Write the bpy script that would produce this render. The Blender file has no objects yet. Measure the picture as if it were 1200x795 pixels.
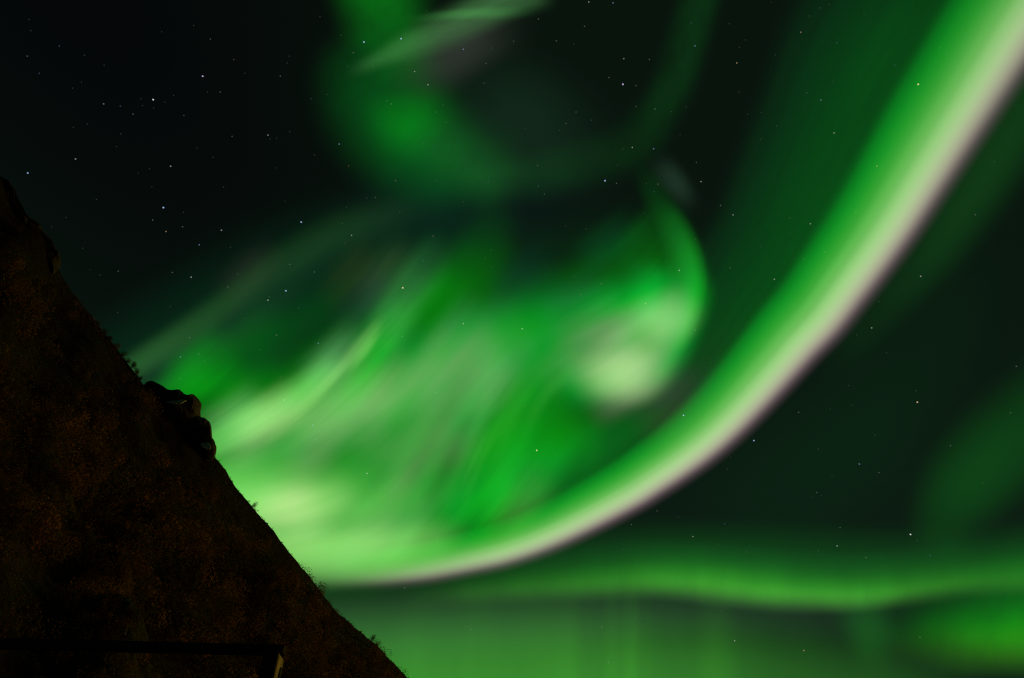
import bpy, math, random
import numpy as np
from mathutils import Vector, noise as mnoise

# ------------------------------------------------------------------ camera, world, sun, exposure
sc = bpy.context.scene
col = sc.collection
EYE = Vector((0.0, 0.0, 0.42))
PITCH = math.radians(42.0)
FPX = 750.0                                   # focal length in photo pixels (photo is 1200 x 795)

cam = bpy.data.cameras.new('camera')
cam_o = bpy.data.objects.new('camera', cam)
col.objects.link(cam_o)
cam.sensor_width = 36.0
cam.lens = FPX / 1200.0 * 36.0
cam.clip_start = 0.05
cam.clip_end = 300000.0
cam_o.location = EYE
cam_o.rotation_euler = (math.radians(90) + PITCH, 0, 0)
sc.camera = cam_o

SUN_FROM = Vector((math.cos(math.radians(6)) * math.sin(math.radians(46)),
                   math.cos(math.radians(6)) * math.cos(math.radians(46)),
                   math.sin(math.radians(6))))   # warm village light reaching the slope low from the right
sun = bpy.data.lights.new('warm_sun', 'SUN')
sun.energy = 1.1
sun.angle = math.radians(34)     # many scattered village lamps, so a wide soft source
sun.color = (1.0, 0.60, 0.08)
sun_o = bpy.data.objects.new('warm_sun', sun)
col.objects.link(sun_o)
sun_o.rotation_euler = SUN_FROM.to_track_quat('Z', 'Y').to_euler()

world = bpy.data.worlds.new('World')
sc.world = world
world.use_nodes = True

sc.view_settings.view_transform = 'Standard'
sc.view_settings.look = 'None'
sc.view_settings.exposure = 0.0
sc.view_settings.gamma = 1.0
sc.cycles.transparent_max_bounces = 96
sc.cycles.max_bounces = 4
sc.cycles.use_denoising = False
sc.cycles.filter_width = 1.3


def lin(r, g, b):
    def f(c):
        c = c / 255.0
        return c / 12.92 if c <= 0.04045 else ((c + 0.055) / 1.055) ** 2.4
    return (f(r), f(g), f(b))


def build_world():
    nt = world.node_tree
    nt.nodes.clear()
    out = nt.nodes.new('ShaderNodeOutputWorld')
    bg = nt.nodes.new('ShaderNodeBackground')
    geo = nt.nodes.new('ShaderNodeTexCoord')
    sep = nt.nodes.new('ShaderNodeSeparateXYZ')
    nt.links.new(geo.outputs['Generated'], sep.inputs[0])
    # night air: bluish black high on the dark side, greener down toward the horizon and toward +x
    m1 = nt.nodes.new('ShaderNodeMapRange')
    m1.interpolation_type = 'SMOOTHSTEP'
    m1.inputs['From Min'].default_value = 0.85
    m1.inputs['From Max'].default_value = 0.15
    nt.links.new(sep.outputs['Z'], m1.inputs['Value'])
    m2 = nt.nodes.new('ShaderNodeMapRange')
    m2.interpolation_type = 'SMOOTHSTEP'
    m2.inputs['From Min'].default_value = -0.55
    m2.inputs['From Max'].default_value = 0.05
    nt.links.new(sep.outputs['X'], m2.inputs['Value'])
    mixa = nt.nodes.new('ShaderNodeMix'); mixa.data_type = 'RGBA'
    mixa.inputs['A'].default_value = (*lin(5, 7, 8), 1)
    mixa.inputs['B'].default_value = (*lin(9, 20, 13), 1)
    nt.links.new(m2.outputs[0], mixa.inputs['Factor'])
    mixb = nt.nodes.new('ShaderNodeMix'); mixb.data_type = 'RGBA'
    nt.links.new(mixa.outputs['Result'], mixb.inputs['A'])
    mixb.inputs['B'].default_value = (*lin(13, 30, 19), 1)
    nt.links.new(m1.outputs[0], mixb.inputs['Factor'])
    nt.links.new(mixb.outputs['Result'], bg.inputs['Color'])
    bg.inputs['Strength'].default_value = 1.0
    nt.links.new(bg.outputs[0], out.inputs[0])


build_world()

# ------------------------------------------------------------------ helpers
CP, SP = math.cos(PITCH), math.sin(PITCH)


def direction(x, y):
    """World direction of the sight line through photo pixel (x, y)."""
    dx, dy = x - 600.0, 397.5 - y
    return Vector((dx, FPX * CP - dy * SP, FPX * SP + dy * CP))


def at_radius(x, y, r):
    return EYE + direction(x, y).normalized() * r


def at_ground_distance(x, y, r):
    d = direction(x, y)
    return EYE + d * (r / math.hypot(d.x, d.y))


def at_height(x, y, z):
    d = direction(x, y)
    return EYE + d * ((z - EYE.z) / d.z)


def tag(o, label=None, cat=None, group=None, kind=None):
    if label: o['label'] = label
    if cat: o['category'] = cat
    if group: o['group'] = group
    if kind: o['kind'] = kind
    return o


def empty(name, loc, label, cat, group=None):
    o = bpy.data.objects.new(name, None)
    col.objects.link(o)
    o.location = loc
    return tag(o, label, cat, group)


def link_mesh(name, me, mat, parent=None, loc=None):
    o = bpy.data.objects.new(name, me)
    col.objects.link(o)
    if mat is not None and len(me.materials) == 0:
        me.materials.append(mat)
    if parent is not None:
        o.parent = parent
    if loc is not None:
        o.location = loc
    return o


def mesh_from_arrays(name, verts, faces, smooth=True):
    me = bpy.data.meshes.new(name)
    v = np.asarray(verts, dtype=np.float32)
    f = np.asarray(faces, dtype=np.int32)
    n, k = f.shape
    me.vertices.add(len(v)); me.vertices.foreach_set('co', v.ravel())
    me.loops.add(n * k); me.loops.foreach_set('vertex_index', f.ravel())
    me.polygons.add(n)
    me.polygons.foreach_set('loop_start', np.arange(0, n * k, k, dtype=np.int32))
    me.polygons.foreach_set('use_smooth', np.full(n, smooth))
    me.update(calc_edges=True)
    me.validate()
    return me


def spline(pts, n):
    """Catmull-Rom through tuples, n samples."""
    p = np.asarray(pts, dtype=float)
    if len(p) == 2:
        t = np.linspace(0, 1, n)[:, None]
        return p[0] * (1 - t) + p[1] * t
    ext = np.vstack([2 * p[0] - p[1], p, 2 * p[-1] - p[-2]])
    seg = np.linalg.norm(np.diff(p[:, :2], axis=0), axis=1)
    cum = np.concatenate([[0], np.cumsum(seg)]) / seg.sum()
    out = []
    for s in np.linspace(0, 1, n):
        i = min(int(np.searchsorted(cum, s, side='right')) - 1, len(p) - 2)
        t = (s - cum[i]) / max(cum[i + 1] - cum[i], 1e-9)
        a, b, c, d = ext[i], ext[i + 1], ext[i + 2], ext[i + 3]
        out.append(0.5 * (2 * b + (c - a) * t + (2 * a - 5 * b + 4 * c - d) * t * t + (3 * b - a - 3 * c + d) * t ** 3))
    return np.array(out)


# ------------------------------------------------------------------ materials
def new_mat(name):
    m = bpy.data.materials.new(name)
    m.use_nodes = True
    m.node_tree.nodes.clear()
    return m, m.node_tree


def surface_mat(name, dark, light, scale=3.0, rough=0.85, bump=0.3, detail=8.0, spec=0.2, coord='Object', rand=0.0):
    m, nt = new_mat(name)
    N, L = nt.nodes.new, nt.links.new
    out = N('ShaderNodeOutputMaterial'); b = N('ShaderNodeBsdfPrincipled')
    tc = N('ShaderNodeTexCoord'); nz = N('ShaderNodeTexNoise')
    nz.inputs['Scale'].default_value = scale; nz.inputs['Detail'].default_value = detail
    nz.inputs['Roughness'].default_value = 0.62
    L(tc.outputs[coord], nz.inputs['Vector'])
    cr = N('ShaderNodeValToRGB')
    cr.color_ramp.elements[0].position = 0.33; cr.color_ramp.elements[0].color = (*dark, 1)
    cr.color_ramp.elements[1].position = 0.68; cr.color_ramp.elements[1].color = (*light, 1)
    L(nz.outputs[0], cr.inputs[0])
    src = cr.outputs[0]
    if rand:
        oi = N('ShaderNodeObjectInfo'); hs = N('ShaderNodeHueSaturation')
        mr = N('ShaderNodeMapRange')
        mr.inputs['To Min'].default_value = 1 - rand; mr.inputs['To Max'].default_value = 1 + rand
        L(oi.outputs['Random'], mr.inputs['Value']); L(mr.outputs[0], hs.inputs['Value'])
        L(src, hs.inputs['Color']); src = hs.outputs[0]
    L(src, b.inputs['Base Color'])
    b.inputs['Roughness'].default_value = rough
    b.inputs['Specular IOR Level'].default_value = spec
    if bump:
        bp = N('ShaderNodeBump'); bp.inputs['Strength'].default_value = bump
        L(nz.outputs[0], bp.inputs['Height']); L(bp.outputs[0], b.inputs['Normal'])
    L(b.outputs[0], out.inputs[0])
    return m


def math_node(nt, op, a, b=None, clamp=False):
    n = nt.nodes.new('ShaderNodeMath'); n.operation = op; n.use_clamp = clamp
    for i, v in enumerate((a, b)):
        if v is None: continue
        if isinstance(v, (int, float)): n.inputs[i].default_value = v
        else: nt.links.new(v, n.inputs[i])
    return n.outputs[0]


def ramp_node(nt, fac, stops, mode='B_SPLINE'):
    cr = nt.nodes.new('ShaderNodeValToRGB')
    r = cr.color_ramp
    r.interpolation = mode
    while len(r.elements) < len(stops):
        r.elements.new(0.5)
    for e, (p, c) in zip(r.elements, sorted(stops, key=lambda s: s[0])):
        e.position = p
        e.color = (c, c, c, 1) if isinstance(c, (int, float)) else (*c, 1)
    nt.links.new(fac, cr.inputs[0])
    return cr.outputs[0]


_seed = [0]


def glow_mat(name, length, color=None, across=None, along=None, streak=None, warp=0.0, strength=1.0, k=2.6):
    """Glowing thin gas: emission added to whatever lies behind it. Brightness runs across the sheet (v) and along it (u)."""
    m, nt = new_mat(name)
    N, L = nt.nodes.new, nt.links.new
    _seed[0] += 1
    seed = _seed[0] * 3.71
    uv = N('ShaderNodeUVMap'); uv.uv_map = 'sheet'
    sep = N('ShaderNodeSeparateXYZ'); L(uv.outputs[0], sep.inputs[0])
    u, v = sep.outputs[0], sep.outputs[1]
    ul = math_node(nt, 'MULTIPLY', u, length / 100.0)

    def noise2(fu, fv, detail):
        c = N('ShaderNodeCombineXYZ')
        L(math_node(nt, 'MULTIPLY', ul, fu), c.inputs[0]); L(math_node(nt, 'MULTIPLY', v, fv), c.inputs[1])
        c.inputs[2].default_value = seed
        n = N('ShaderNodeTexNoise'); n.inputs['Scale'].default_value = 1.0; n.inputs['Detail'].default_value = detail
        n.inputs['Roughness'].default_value = 0.55
        L(c.outputs[0], n.inputs['Vector'])
        return math_node(nt, 'MULTIPLY', math_node(nt, 'SUBTRACT', n.outputs[0], 0.5), 2.0)

    vw, uw = v, u
    if warp:
        vw = math_node(nt, 'ADD', v, math_node(nt, 'MULTIPLY', noise2(0.7, 1.3, 1.5), warp))
        if along is None:
            uw = math_node(nt, 'ADD', u, math_node(nt, 'MULTIPLY', noise2(0.9, 1.1, 1.5), warp))

    def bump(x, xe):
        s = math_node(nt, 'SUBTRACT', math_node(nt, 'MULTIPLY', x, 2.0), 1.0)
        g = math_node(nt, 'EXPONENT', math_node(nt, 'MULTIPLY', math_node(nt, 'MULTIPLY', s, s), -k))
        e = math_node(nt, 'SUBTRACT', math_node(nt, 'MULTIPLY', xe, 2.0), 1.0)
        w = math_node(nt, 'SUBTRACT', 1.0, math_node(nt, 'MULTIPLY', e, e), True)
        return math_node(nt, 'MULTIPLY', g, math_node(nt, 'MULTIPLY', math_node(nt, 'MULTIPLY', w, w), math_node(nt, 'SUBTRACT', 3.0, math_node(nt, 'MULTIPLY', w, 2.0))))

    def smooth(x, a, b):
        mr = N('ShaderNodeMapRange'); mr.interpolation_type = 'SMOOTHSTEP'
        mr.inputs['From Min'].default_value = a; mr.inputs['From Max'].default_value = b
        L(x, mr.inputs['Value'])
        return mr.outputs[0]

    amp = bump(uw, u) if along is None else ramp_node(nt, u, along)
    if along is not None:
        if along[0][1] == 0: amp = math_node(nt, 'MULTIPLY', amp, smooth(u, 0.0, 0.14))
        if along[-1][1] == 0: amp = math_node(nt, 'MULTIPLY', amp, smooth(u, 1.0, 0.86))
    if across is None:
        amp = math_node(nt, 'MULTIPLY', amp, bump(vw, v))
    else:
        amp = math_node(nt, 'MULTIPLY', amp, math_node(nt, 'MULTIPLY', smooth(v, 0.0, 0.12), smooth(v, 1.0, 0.85)))
    if streak:
        s = math_node(nt, 'ADD', 1.0, math_node(nt, 'MULTIPLY', noise2(streak[0], streak[1], 4.0), streak[2] * 2.0))
        amp = math_node(nt, 'MULTIPLY', amp, math_node(nt, 'MAXIMUM', s, 0.0))
    amp = math_node(nt, 'MULTIPLY', amp, strength)
    em = N('ShaderNodeEmission')
    if across is None:
        em.inputs['Color'].default_value = (*color, 1)
    else:
        L(ramp_node(nt, vw, across), em.inputs['Color'])
    L(amp, em.inputs['Strength'])
    tr = N('ShaderNodeBsdfTransparent')
    ad = N('ShaderNodeAddShader'); L(em.outputs[0], ad.inputs[0]); L(tr.outputs[0], ad.inputs[1])
    out = N('ShaderNodeOutputMaterial'); L(ad.outputs[0], out.inputs[0])
    m.cycles.emission_sampling = 'NONE'
    return m


AURORA_R = [30000.0]


def sheet(parent, name, pts, nu=72, nv=14, **kw):
    """A curtain of glowing gas high overhead. pts: (x, y, below, above): sight-line points and the sheet's reach to either side."""
    AURORA_R[0] += 60.0
    s = spline(pts, nu)
    d = np.gradient(s[:, :2], axis=0)
    d /= np.linalg.norm(d, axis=1)[:, None]
    # keep the sheet from folding over itself where it is wide and its path bends
    arcl = np.concatenate([[0], np.cumsum(np.linalg.norm(np.diff(s[:, :2], axis=0), axis=1))])
    sg = 0.9 * float(np.max(s[:, 2:4])) + 1.0
    w = np.exp(-0.5 * ((arcl[:, None] - arcl[None, :]) / sg) ** 2)
    d = (w @ d) / w.sum(1)[:, None]
    d /= np.linalg.norm(d, axis=1)[:, None]
    nrm = np.stack([d[:, 1], -d[:, 0]], axis=1)
    for sd in (-s[:, 2:3], s[:, 3:4]):
        e = np.diff(s[:, :2] + nrm * sd, axis=0)
        if ((e * d[1:]).sum(1) < 0).any(): print('FOLD', parent.name, name, pts[0])
    length = float(np.linalg.norm(np.diff(s[:, :2], axis=0), axis=1).sum())
    verts, uvs = [], []
    base = parent.location
    for i in range(nu):
        for j in range(nv):
            v = j / (nv - 1)
            q = s[i, :2] + nrm[i] * (-s[i, 2] + (s[i, 2] + s[i, 3]) * v)
            verts.append(at_radius(q[0], q[1], AURORA_R[0]) - base)
            uvs.append((i / (nu - 1), v))
    faces = [(i * nv + j, (i + 1) * nv + j, (i + 1) * nv + j + 1, i * nv + j + 1) for i in range(nu - 1) for j in range(nv - 1)]
    me = mesh_from_arrays(name, verts, faces)
    ul = me.uv_layers.new(name='sheet')
    idx = np.empty(len(me.loops), dtype=np.int32); me.loops.foreach_get('vertex_index', idx)
    ul.data.foreach_set('uv', np.asarray(uvs, dtype=np.float32)[idx].ravel())
    return link_mesh(name, me, glow_mat(name + '_glow', length, **kw), parent)


# ------------------------------------------------------------------ ground
def build_ground():
    xs = np.concatenate([-np.geomspace(40000, 4, 40), [0], np.geomspace(4, 40000, 40)])
    n = len(xs)
    verts = []
    for y in xs:
        for x in xs:
            r = math.hypot(x, y)
            z = 0.12 * mnoise.noise(Vector((x * 0.21, y * 0.21, 3.0))) * min(1.0, 8 / (r + 1) + 0.6) if r < 200 else 0.0
            verts.append((x, y, z - 0.1))
    faces = [(j * n + i, j * n + i + 1, (j + 1) * n + i + 1, (j + 1) * n + i) for j in range(n - 1) for i in range(n - 1)]
    g = link_mesh('ground', mesh_from_arrays('ground', verts, faces),
                  surface_mat('ground_turf', (0.02, 0.018, 0.008), (0.06, 0.05, 0.022), 2.5, 0.95))
    tag(g, kind='structure')


build_ground()

# ------------------------------------------------------------------ the mountain
RIDGE = [(-420, -150), (-260, -20), (-120, 95), (-40, 170), (0, 208), (8, 226), (20, 250), (42, 270), (60, 292), (70, 318), (82, 338),
         (100, 362), (120, 387), (145, 420), (163, 444), (178, 460), (200, 480), (222, 506), (248, 532), (262, 548), (278, 573),
         (300, 599), (318, 619), (340, 649), (365, 679), (385, 706), (410, 731), (438, 754), (455, 771), (480, 797),
         (540, 858), (640, 950), (800, 1060)]


def ridge_distance(x):
    return float(np.interp(x, [-420, 0, 230, 480, 800], [330, 400, 470, 640, 900]))


NS, NT_ = 420, 150
_rs = spline(RIDGE, NS)
RIDGE_P = []
for i in range(NS):
    x, y = _rs[i]
    y += 1.6 * mnoise.noise(Vector((i * 0.37, 1.7, 0))) + 1.1 * mnoise.noise(Vector((i * 1.1, 9.1, 0)))
    RIDGE_P.append(at_ground_distance(x, y, ridge_distance(x)))


def slope_point(s, t):
    """Point on the mountain flank: s along the ridge (0..NS-1), t from ridge (0) down to the foot (1)."""
    i = min(int(s), NS - 2); f = s - i
    p = RIDGE_P[i].lerp(RIDGE_P[i + 1], f)
    az = math.atan2(p.x, p.y)
    rf = 30.0 + 230.0 * (s / NS) ** 2
    azf = az + 0.05
    foot = Vector((math.sin(azf) * rf, math.cos(azf) * rf, 0.0))
    q = p.lerp(foot, t)
    q.z = p.z * (1 - t) ** 1.22
    fade = min(1.0, t / 0.10) * min(1.0, (1 - t) / 0.05)
    # gullies running down the flank, then broken ground
    g = mnoise.noise(Vector((s * 0.055 + 0.8 * mnoise.noise(Vector((s * 0.02, t * 3, 5))), t * 1.6, 2.0)))
    h = 13.0 * g + 6.0 * mnoise.fractal(Vector((q.x * 0.018, q.y * 0.018, q.z * 0.018)), 0.9, 2.1, 6)
    nrm = Vector((math.sin(az + math.pi * 0.85), math.cos(az + math.pi * 0.85), 0.9)).normalized()
    q = q + nrm * (h - 4.0) * fade
    if q.z < -1.0: q.z = -1.0
    return q


def build_mountain():
    verts, faces = [], []
    for i in range(NS):
        for j in range(NT_):
            verts.append(slope_point(i, (j / (NT_ - 1)) ** 1.15))
    for i in range(NS - 1):
        for j in range(NT_ - 1):
            a = i * NT_ + j
            faces.append((a, a + 1, a + NT_ + 1, a + NT_))
    # the far side
    nb = 14
    b0 = len(verts)
    for i in range(NS):
        p = RIDGE_P[i]
        away = Vector((p.x, p.y, 0)).normalized()
        for j in range(1, nb):
            t = j / (nb - 1)
            q = p + away * (420 * t)
            q.z = p.z * (1 - t) ** 1.1 - 4 * t - 1 + 8 * t * mnoise.noise(q * 0.02)
            verts.append(q)
    for i in range(NS - 1):
        for j in range(nb - 1):
            a = i * NT_ if j == 0 else b0 + i * (nb - 1) + j - 1
            d = (i + 1) * NT_ if j == 0 else b0 + (i + 1) * (nb - 1) + j - 1
            b = b0 + i * (nb - 1) + j
            c = b0 + (i + 1) * (nb - 1) + j
            faces.append((a, d, c, b))
    m, nt = new_mat('mountain_heath')
    N, L = nt.nodes.new, nt.links.new
    tc = N('ShaderNodeTexCoord')
    n1 = N('ShaderNodeTexNoise'); n1.inputs['Scale'].default_value = 0.014; n1.inputs['Detail'].default_value = 9; n1.inputs['Roughness'].default_value = 0.65
    n2 = N('ShaderNodeTexNoise'); n2.inputs['Scale'].default_value = 0.35; n2.inputs['Detail'].default_value = 8
    L(tc.outputs['Object'], n1.inputs['Vector']); L(tc.outputs['Object'], n2.inputs['Vector'])
    c1 = ramp_node(nt, n1.outputs[0], [(0.3, (0.008, 0.007, 0.004)), (0.5, (0.022, 0.016, 0.008)), (0.7, (0.045, 0.028, 0.011))], 'LINEAR')
    c2 = ramp_node(nt, n2.outputs[0], [(0.3, 0.45), (0.7, 1.4)], 'LINEAR')
    mx = N('ShaderNodeMix'); mx.data_type = 'RGBA'; mx.blend_type = 'MULTIPLY'; mx.inputs['Factor'].default_value = 1
    L(c1, mx.inputs['A']); L(c2, mx.inputs['B'])
    # above the tree line: rock, colour darkened in place of light fading uphill
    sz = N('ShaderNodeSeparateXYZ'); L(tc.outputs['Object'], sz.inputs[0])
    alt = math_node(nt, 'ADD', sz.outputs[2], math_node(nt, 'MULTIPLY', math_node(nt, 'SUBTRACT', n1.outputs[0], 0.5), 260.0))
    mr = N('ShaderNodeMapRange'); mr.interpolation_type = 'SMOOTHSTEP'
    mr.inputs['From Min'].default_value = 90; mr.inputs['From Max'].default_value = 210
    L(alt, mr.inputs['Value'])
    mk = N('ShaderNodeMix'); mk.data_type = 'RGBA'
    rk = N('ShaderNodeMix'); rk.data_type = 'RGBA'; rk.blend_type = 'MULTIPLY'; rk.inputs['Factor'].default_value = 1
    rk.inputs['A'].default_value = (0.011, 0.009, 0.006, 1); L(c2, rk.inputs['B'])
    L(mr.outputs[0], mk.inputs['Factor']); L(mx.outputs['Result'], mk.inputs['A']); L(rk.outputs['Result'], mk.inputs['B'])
    b = N('ShaderNodeBsdfPrincipled'); b.inputs['Roughness'].default_value = 0.95; b.inputs['Specular IOR Level'].default_value = 0.05
    L(mk.outputs['Result'], b.inputs['Base Color'])
    bp = N('ShaderNodeBump'); bp.inputs['Strength'].default_value = 0.8; bp.inputs['Distance'].default_value = 2.0
    L(n2.outputs[0], bp.inputs['Height']); L(bp.outputs[0], b.inputs['Normal'])
    out = N('ShaderNodeOutputMaterial'); L(b.outputs[0], out.inputs[0])
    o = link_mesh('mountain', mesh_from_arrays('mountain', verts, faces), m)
    tag(o, kind='structure')


build_mountain()

# ------------------------------------------------------------------ rock outcrop on the ridge
rock_mat = surface_mat('crag_rock', (0.012, 0.013, 0.011), (0.07, 0.07, 0.058), 0.16, 0.9, 0.8, 10)
snow_mat = surface_mat('old_snow', (0.62, 0.65, 0.68), (0.80, 0.82, 0.84), 0.8, 0.7, 0.2)


def lump(outline, dist, depth, origin, rings=16, jag=2.0, seed=0.0, freq=0.12, per=220):
    """A solid boulder-like body whose rim follows the sight-line outline, bulging toward and away from the viewer."""
    op = np.array(outline + [outline[0]], dtype=float)
    seg = np.linalg.norm(np.diff(op, axis=0), axis=1); cum = np.concatenate([[0], np.cumsum(seg)])
    rim = np.stack([np.interp(np.linspace(0, cum[-1], per, endpoint=False), cum, op[:, k]) for k in (0, 1)], axis=1)
    cx, cy = rim.mean(axis=0)
    verts, faces = [], []
    levels = [math.pi * (r / rings - 0.5) for r in range(1, rings)]
    for a in levels:
        sc_, dz = math.cos(a) ** 0.55, math.sin(a)
        for k in range(per):
            q = at_ground_distance(cx + (rim[k, 0] - cx) * sc_, cy + (rim[k, 1] - cy) * sc_, dist)
            away = Vector((q.x, q.y, 0)).normalized()
            q = q + away * (depth * dz)
            h = mnoise.fractal(Vector(q * freq) + Vector((seed, 0, 0)), 0.8, 2.2, 5)
            bl = mnoise.cell_vector(Vector((q.x * freq * 0.9, q.y * freq * 0.9, q.z * freq * 0.7)))
            q = q + (away * -1.0 * h + Vector((0, 0, 0.4 * h)) + (Vector(bl) - Vector((.5, .5, .5))) * 0.8) * jag * abs(dz) ** 0.5
            verts.append(q - origin)
    nl = len(levels)
    for r in range(nl - 1):
        for k in range(per):
            k2 = (k + 1) % per
            faces.append((r * per + k, r * per + k2, (r + 1) * per + k2, (r + 1) * per + k))
    for r, base in ((0, -1), (nl - 1, 1)):
        q = at_ground_distance(cx, cy, dist)
        q = q + Vector((q.x, q.y, 0)).normalized() * depth * base
        verts.append(q - origin)
        c = len(verts) - 1
        for k in range(per):
            k2 = (k + 1) % per
            faces.append((c, r * per + k2, r * per + k, c) if base < 0 else (c, r * per + k, r * per + k2, c))
    quads = [f for f in faces if f[0] != f[3]]
    tris = [f[:3] for f in faces if f[0] == f[3]]
    me = bpy.data.meshes.new('lump')
    me.from_pydata([tuple(v) for v in verts], [], quads + tris)
    me.update()
    return me


def build_outcrop():
    d = ridge_distance(215) - 3
    o0 = at_ground_distance(215, 500, d)
    root = empty('rock_outcrop', o0, 'jagged dark rock outcrop with thin snow patches jutting from the mountain ridge', 'rock')
    upper = [(168, 452), (178, 457), (187, 460), (195, 463), (206, 465), (214, 469), (220, 470), (228, 469), (233, 473), (236, 479), (234, 484),
             (235, 488), (233, 493), (232, 500), (226, 510), (212, 512), (196, 498), (182, 478), (172, 462)]
    lower = [(220, 488), (233, 494), (240, 496), (246, 502), (248, 511), (248, 520), (251, 526), (253, 532), (250, 537), (243, 538), (230, 530),
             (219, 516), (212, 502)]
    a = link_mesh('crag', lump(upper, d, 16, o0, jag=1.7, seed=1.0), rock_mat, root)
    b = link_mesh('crag', lump(lower, d + 2, 14, o0, jag=1.8, seed=7.0), rock_mat, root)
    # snow on ledges: thin sloping drifts that lie against the rock
    for (pts, dd) in (([(190, 465), (199, 467), (209, 468), (218, 470), (213, 473), (203, 474), (195, 472)], 14.0),
                      ([(234, 518), (240, 517), (246, 521), (247, 526), (242, 527), (236, 524)], 13.0)):
        per = 60
        op = np.array(pts + [pts[0]], dtype=float)
        seg = np.linalg.norm(np.diff(op, axis=0), axis=1); cum = np.concatenate([[0], np.cumsum(seg)])
        rim = np.stack([np.interp(np.linspace(0, cum[-1], per, endpoint=False), cum, op[:, k]) for k in (0, 1)], axis=1)
        c = rim.mean(axis=0)
        vs, fs = [], []
        for r in range(7):
            sc_ = 1 - r / 7.0
            for k in range(per):
                jx = 1 + 0.10 * mnoise.noise(Vector((k * 0.45, r, 3)))
                px, py = c + (rim[k] - c) * sc_ * jx
                # lie back: the top of the drift is farther away than its lip, and its left end farther than its right
                rr = d - dd + (c[1] - py) * 1.6 + (px - c[0]) * -0.35
                vs.append(at_ground_distance(px, py, rr) - o0 + Vector((0, 0, 0.35 * (1 - sc_ ** 2))))
        for r in range(6):
            for k in range(per):
                k2 = (k + 1) % per
                fs.append((r * per + k, r * per + k2, (r + 1) * per + k2, (r + 1) * per + k))
        vs.append(sum((Vector(v) for v in vs[-per:]), Vector()) / per)
        me = bpy.data.meshes.new('snow_patch')
        me.from_pydata([tuple(v) for v in vs], [], fs + [(6 * per + k, 6 * per + (k + 1) % per, len(vs) - 1) for k in range(per)])
        me.polygons.foreach_set('use_smooth', np.full(len(me.polygons), True))
        me.update()
        sp = link_mesh('snow_patch', me, snow_mat, root)
        sm = sp.modifiers.new('thickness', 'SOLIDIFY'); sm.thickness = 0.3; sm.offset = -1
    # a weathered cliff shoulder high on the ridge
    d2 = ridge_distance(40) - 4
    o1 = at_ground_distance(45, 300, d2)
    sh = [(-6, 203), (4, 214), (10, 228), (18, 244), (28, 256), (42, 268), (56, 284), (66, 300), (71, 314), (62, 322), (44, 308), (20, 280), (2, 250), (-10, 225)]
    me = lump(sh, d2, 9, o1, jag=1.8, seed=12.0)
    root2 = link_mesh('rock_cliff', me, surface_mat('mossy_rock', (0.012, 0.013, 0.007), (0.045, 0.042, 0.018), 0.12, 0.95, 0.8, 9), None, o1)
    tag(root2, 'dark mossy cliff shoulder high on the mountain ridge beside the black sky', 'rock')


build_outcrop()

# ------------------------------------------------------------------ trees and scrub
rng = np.random.default_rng(7)


def leaf_quads(centres, size, rg, outward=None):
    """Small leaf clumps at the given centres, turned mostly outward from the crown they sit on."""
    n = len(centres)
    if outward is not None:
        o = outward + rg.normal(size=(n, 3)) * 0.38
        o /= np.linalg.norm(o, axis=1)[:, None]
        a = np.cross(o, rg.normal(size=(n, 3))); a /= np.linalg.norm(a, axis=1)[:, None]
        b = np.cross(o, a)
        s = (size * rg.uniform(0.55, 1.3, n))[:, None]
        v = np.stack([centres - a * s, centres - b * s * 0.6, centres + a * s, centres + b * s * 0.6], axis=1).reshape(-1, 3)
        return v, np.arange(4 * n).reshape(n, 4)
    a = rg.normal(size=(n, 3)); a /= np.linalg.norm(a, axis=1)[:, None]
    b = rg.normal(size=(n, 3)); b -= (b * a).sum(1)[:, None] * a; b /= np.linalg.norm(b, axis=1)[:, None]
    s = (size * rg.uniform(0.55, 1.3, n))[:, None] if np.ndim(size) == 0 else (size * rg.uniform(0.55, 1.3, n))[:, None]
    v = np.stack([centres - a * s, centres - b * s * 0.6, centres + a * s, centres + b * s * 0.6], axis=1).reshape(-1, 3)
    return v, np.arange(4 * n).reshape(n, 4)


def crown_points(n, h, w, rg, lobes=7):
    """Leaf positions of an open birch crown, base at z=0, and the way each leaf faces."""
    lc = np.stack([rg.normal(0, 0.22, lobes) * w, rg.normal(0, 0.22, lobes) * w, rg.uniform(0.25, 0.85, lobes) * h], axis=1)
    lr = rg.uniform(0.18, 0.34, lobes) * w
    k = rg.integers(0, lobes, n)
    d = rg.normal(size=(n, 3)); d /= np.linalg.norm(d, axis=1)[:, None]
    r = rg.uniform(0.45, 1.0, n) ** 0.5
    p = lc[k] + d * (lr[k] * r)[:, None] * np.array([1, 1, 1.2])
    p[:, 2] = np.clip(p[:, 2], 0.02 * h, h)
    c = p - np.array([0, 0, 0.45 * h]); c /= np.linalg.norm(c, axis=1)[:, None] + 1e-6
    out = d * 0.5 + c * 0.8
    return p, out


leaf_mat = surface_mat('autumn_leaves', (0.020, 0.015, 0.006), (0.13, 0.082, 0.024), 0.035, 0.8, 0, 6, 0.2, rand=0.35)
bark_mat = surface_mat('birch_bark', (0.06, 0.05, 0.04), (0.22, 0.2, 0.17), 1.5, 0.9, 0.3)


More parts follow.
